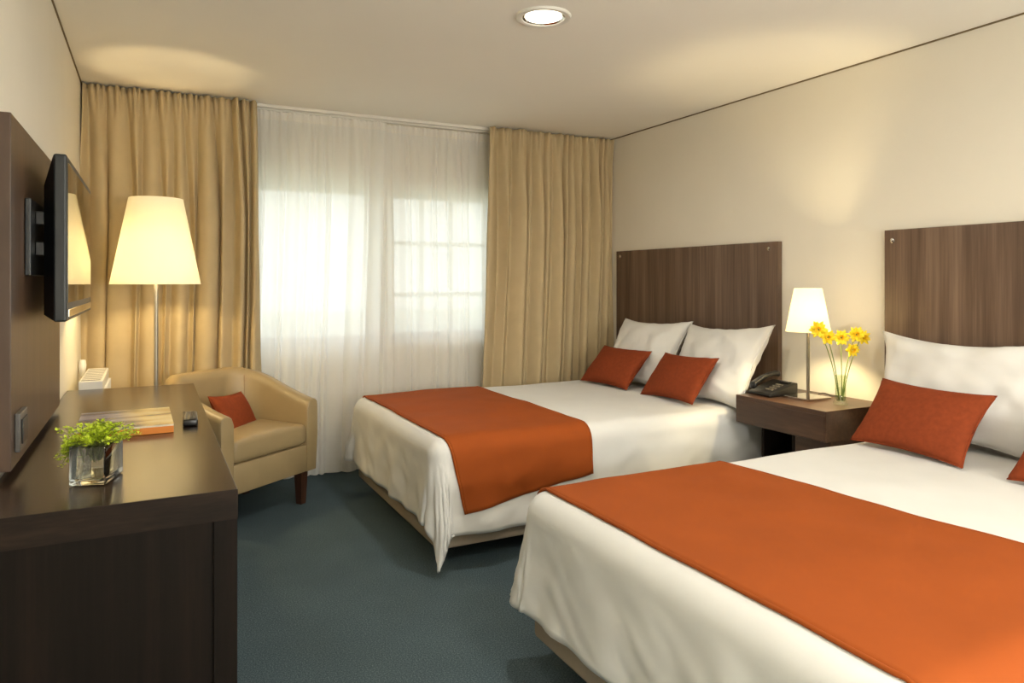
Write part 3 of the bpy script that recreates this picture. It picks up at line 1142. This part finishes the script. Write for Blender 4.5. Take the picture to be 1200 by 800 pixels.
# ------------------------------------------------------------------ armchair
TH = math.atan2(.598, .80)
AW, AD = .70, .58
fc = Vector((.87, 4.235)) - Vector((.80, .60)) * (AW / 2)
ac = fc + Vector((-.598, .80)) * (AD / 2)
t = thing('armchair', 'tan leather tub armchair behind the desk', 'armchair', (ac.x, ac.y, 0), TH)
cr = .25
thk = .085
path = []        # (x, y, nx, ny, f) outer line from right front round the back to left front
hw, y0, y1 = AW / 2, -AD / 2, AD / 2
for i in range(13):
    k = i / 12
    path.append((hw, y0 + (y1 - cr - y0) * k, 1, 0))
for i in range(1, 13):
    a = PI / 2 * i / 12
    path.append((hw - cr + cr * math.cos(a), y1 - cr + cr * math.sin(a), math.cos(a), math.sin(a)))
for i in range(1, 9):
    path.append((hw - cr - (2 * hw - 2 * cr) * i / 8, y1, 0, 1))
for i in range(1, 13):
    a = PI / 2 + PI / 2 * i / 12
    path.append((-hw + cr + cr * math.cos(a), y1 - cr + cr * math.sin(a), math.cos(a), math.sin(a)))
for i in range(1, 13):
    path.append((-hw, y1 - cr + (y0 - y1 + cr) * i / 12, -1, 0))


def arm_top(y):
    k = min(1, max(0, (y - y0) / (y1 - .03 - y0)))
    k = k * k * (3 - 2 * k) * .35 + k * .65
    return .600 + .170 * k


bm = bmesh.new()
rings = []
for (x, y, nx, ny) in path:
    zt = arm_top(y)
    sec = [(.012, .19), (.003, .40), (0, zt - .035), (.004, zt - .014), (.016, zt - .003), (.03, zt), (.042, zt), (.056, zt - .003),
           (.071, zt - .014), (thk, zt - .05), (thk, .19)]
    rings.append([bm.verts.new((x - nx * o_, y - ny * o_, z)) for (o_, z) in sec])
m_ = len(rings[0])
for i in range(len(rings) - 1):
    for j in range(m_):
        bm.faces.new((rings[i][j], rings[i][(j + 1) % m_], rings[i + 1][(j + 1) % m_], rings[i + 1][j]))
ends = [bm.faces.new(rings[0]), bm.faces.new(rings[-1][::-1])]
bmesh.ops.bevel(bm, geom=list({e for f in ends for e in f.edges}), offset=.006, segments=2, profile=.5, affect='EDGES')
obj('shell', bm, M['leather'], t, 45)
obj('seat_base', box(-hw + thk + .0005, hw - thk - .0005, y0 + .004, y1 - thk - .002, .19, .345, bev=.008), M['leather'], t, 35)
bm = box(-hw + thk + .002, hw - thk - .002, y0 + .001, y1 - thk - .03, .347, .465, bev=.028, seg=4)
bmesh.ops.subdivide_edges(bm, edges=[e for e in bm.edges if e.calc_length() > .2], cuts=7, use_grid_fill=True)
for v in bm.verts:
    if v.co.z > .42:
        kx = max(0, 1 - (v.co.x / (hw - thk)) ** 2)
        ky = max(0, 1 - ((v.co.y - (y0 + y1 - thk) / 2) / (AD / 2)) ** 2)
        v.co.z += .018 * kx * ky
obj('seat_cushion', bm, M['leather'], t, 40)
for sx in (1, -1):
    a = PI / 4
    cx_, cy_ = sx * (hw - cr), y1 - cr
    rad = cr - thk - .0005
    px_, py_ = cx_ + sx * rad * math.cos(a), cy_ + rad * math.sin(a)
    obj('back_seam', tube([(px_, py_, .48), (px_, py_, arm_top(y1 - .06) - .04)], .002, 6), M['seam'], t)
for sx in (1, -1):
    for sy in (1, -1):
        bm = bmesh.new()
        lx, ly = sx * (hw - .085), (y0 + .05 if sy < 0 else y1 - .085)
        rs = []
        for (z, h_) in ((0.001, .019), (.185, .027), (.1898, .027)):
            rs.append([bm.verts.new((lx + a_ * h_, ly + b_ * h_, z)) for a_, b_ in ((-1, -1), (1, -1), (1, 1), (-1, 1))])
        for i in range(2):
            for j in range(4):
                bm.faces.new((rs[i][j], rs[i][(j + 1) % 4], rs[i + 1][(j + 1) % 4], rs[i + 1][j]))
        bm.faces.new(rs[0][::-1])
        bm.faces.new(rs[-1])
        obj('leg', bm, M['dark_leg'], t)
cu = cushion('cushion', 'small rust cushion lying in the tan armchair', 'cushion', (0, 0, 0), .36, .25, .10, 0, 0, 0, M['cushion'], 61, None)
loc = Matrix.Translation((ac.x, ac.y, 0)) @ Matrix.Rotation(TH, 4, 'Z')
cu.matrix_world = loc @ Matrix.Translation((.03, .03, .535)) @ Matrix.Rotation(R(180 + 22), 4, 'Z') @ Matrix.Rotation(R(30), 4, 'X') @ Matrix.Rotation(R(-5), 4, 'Y')
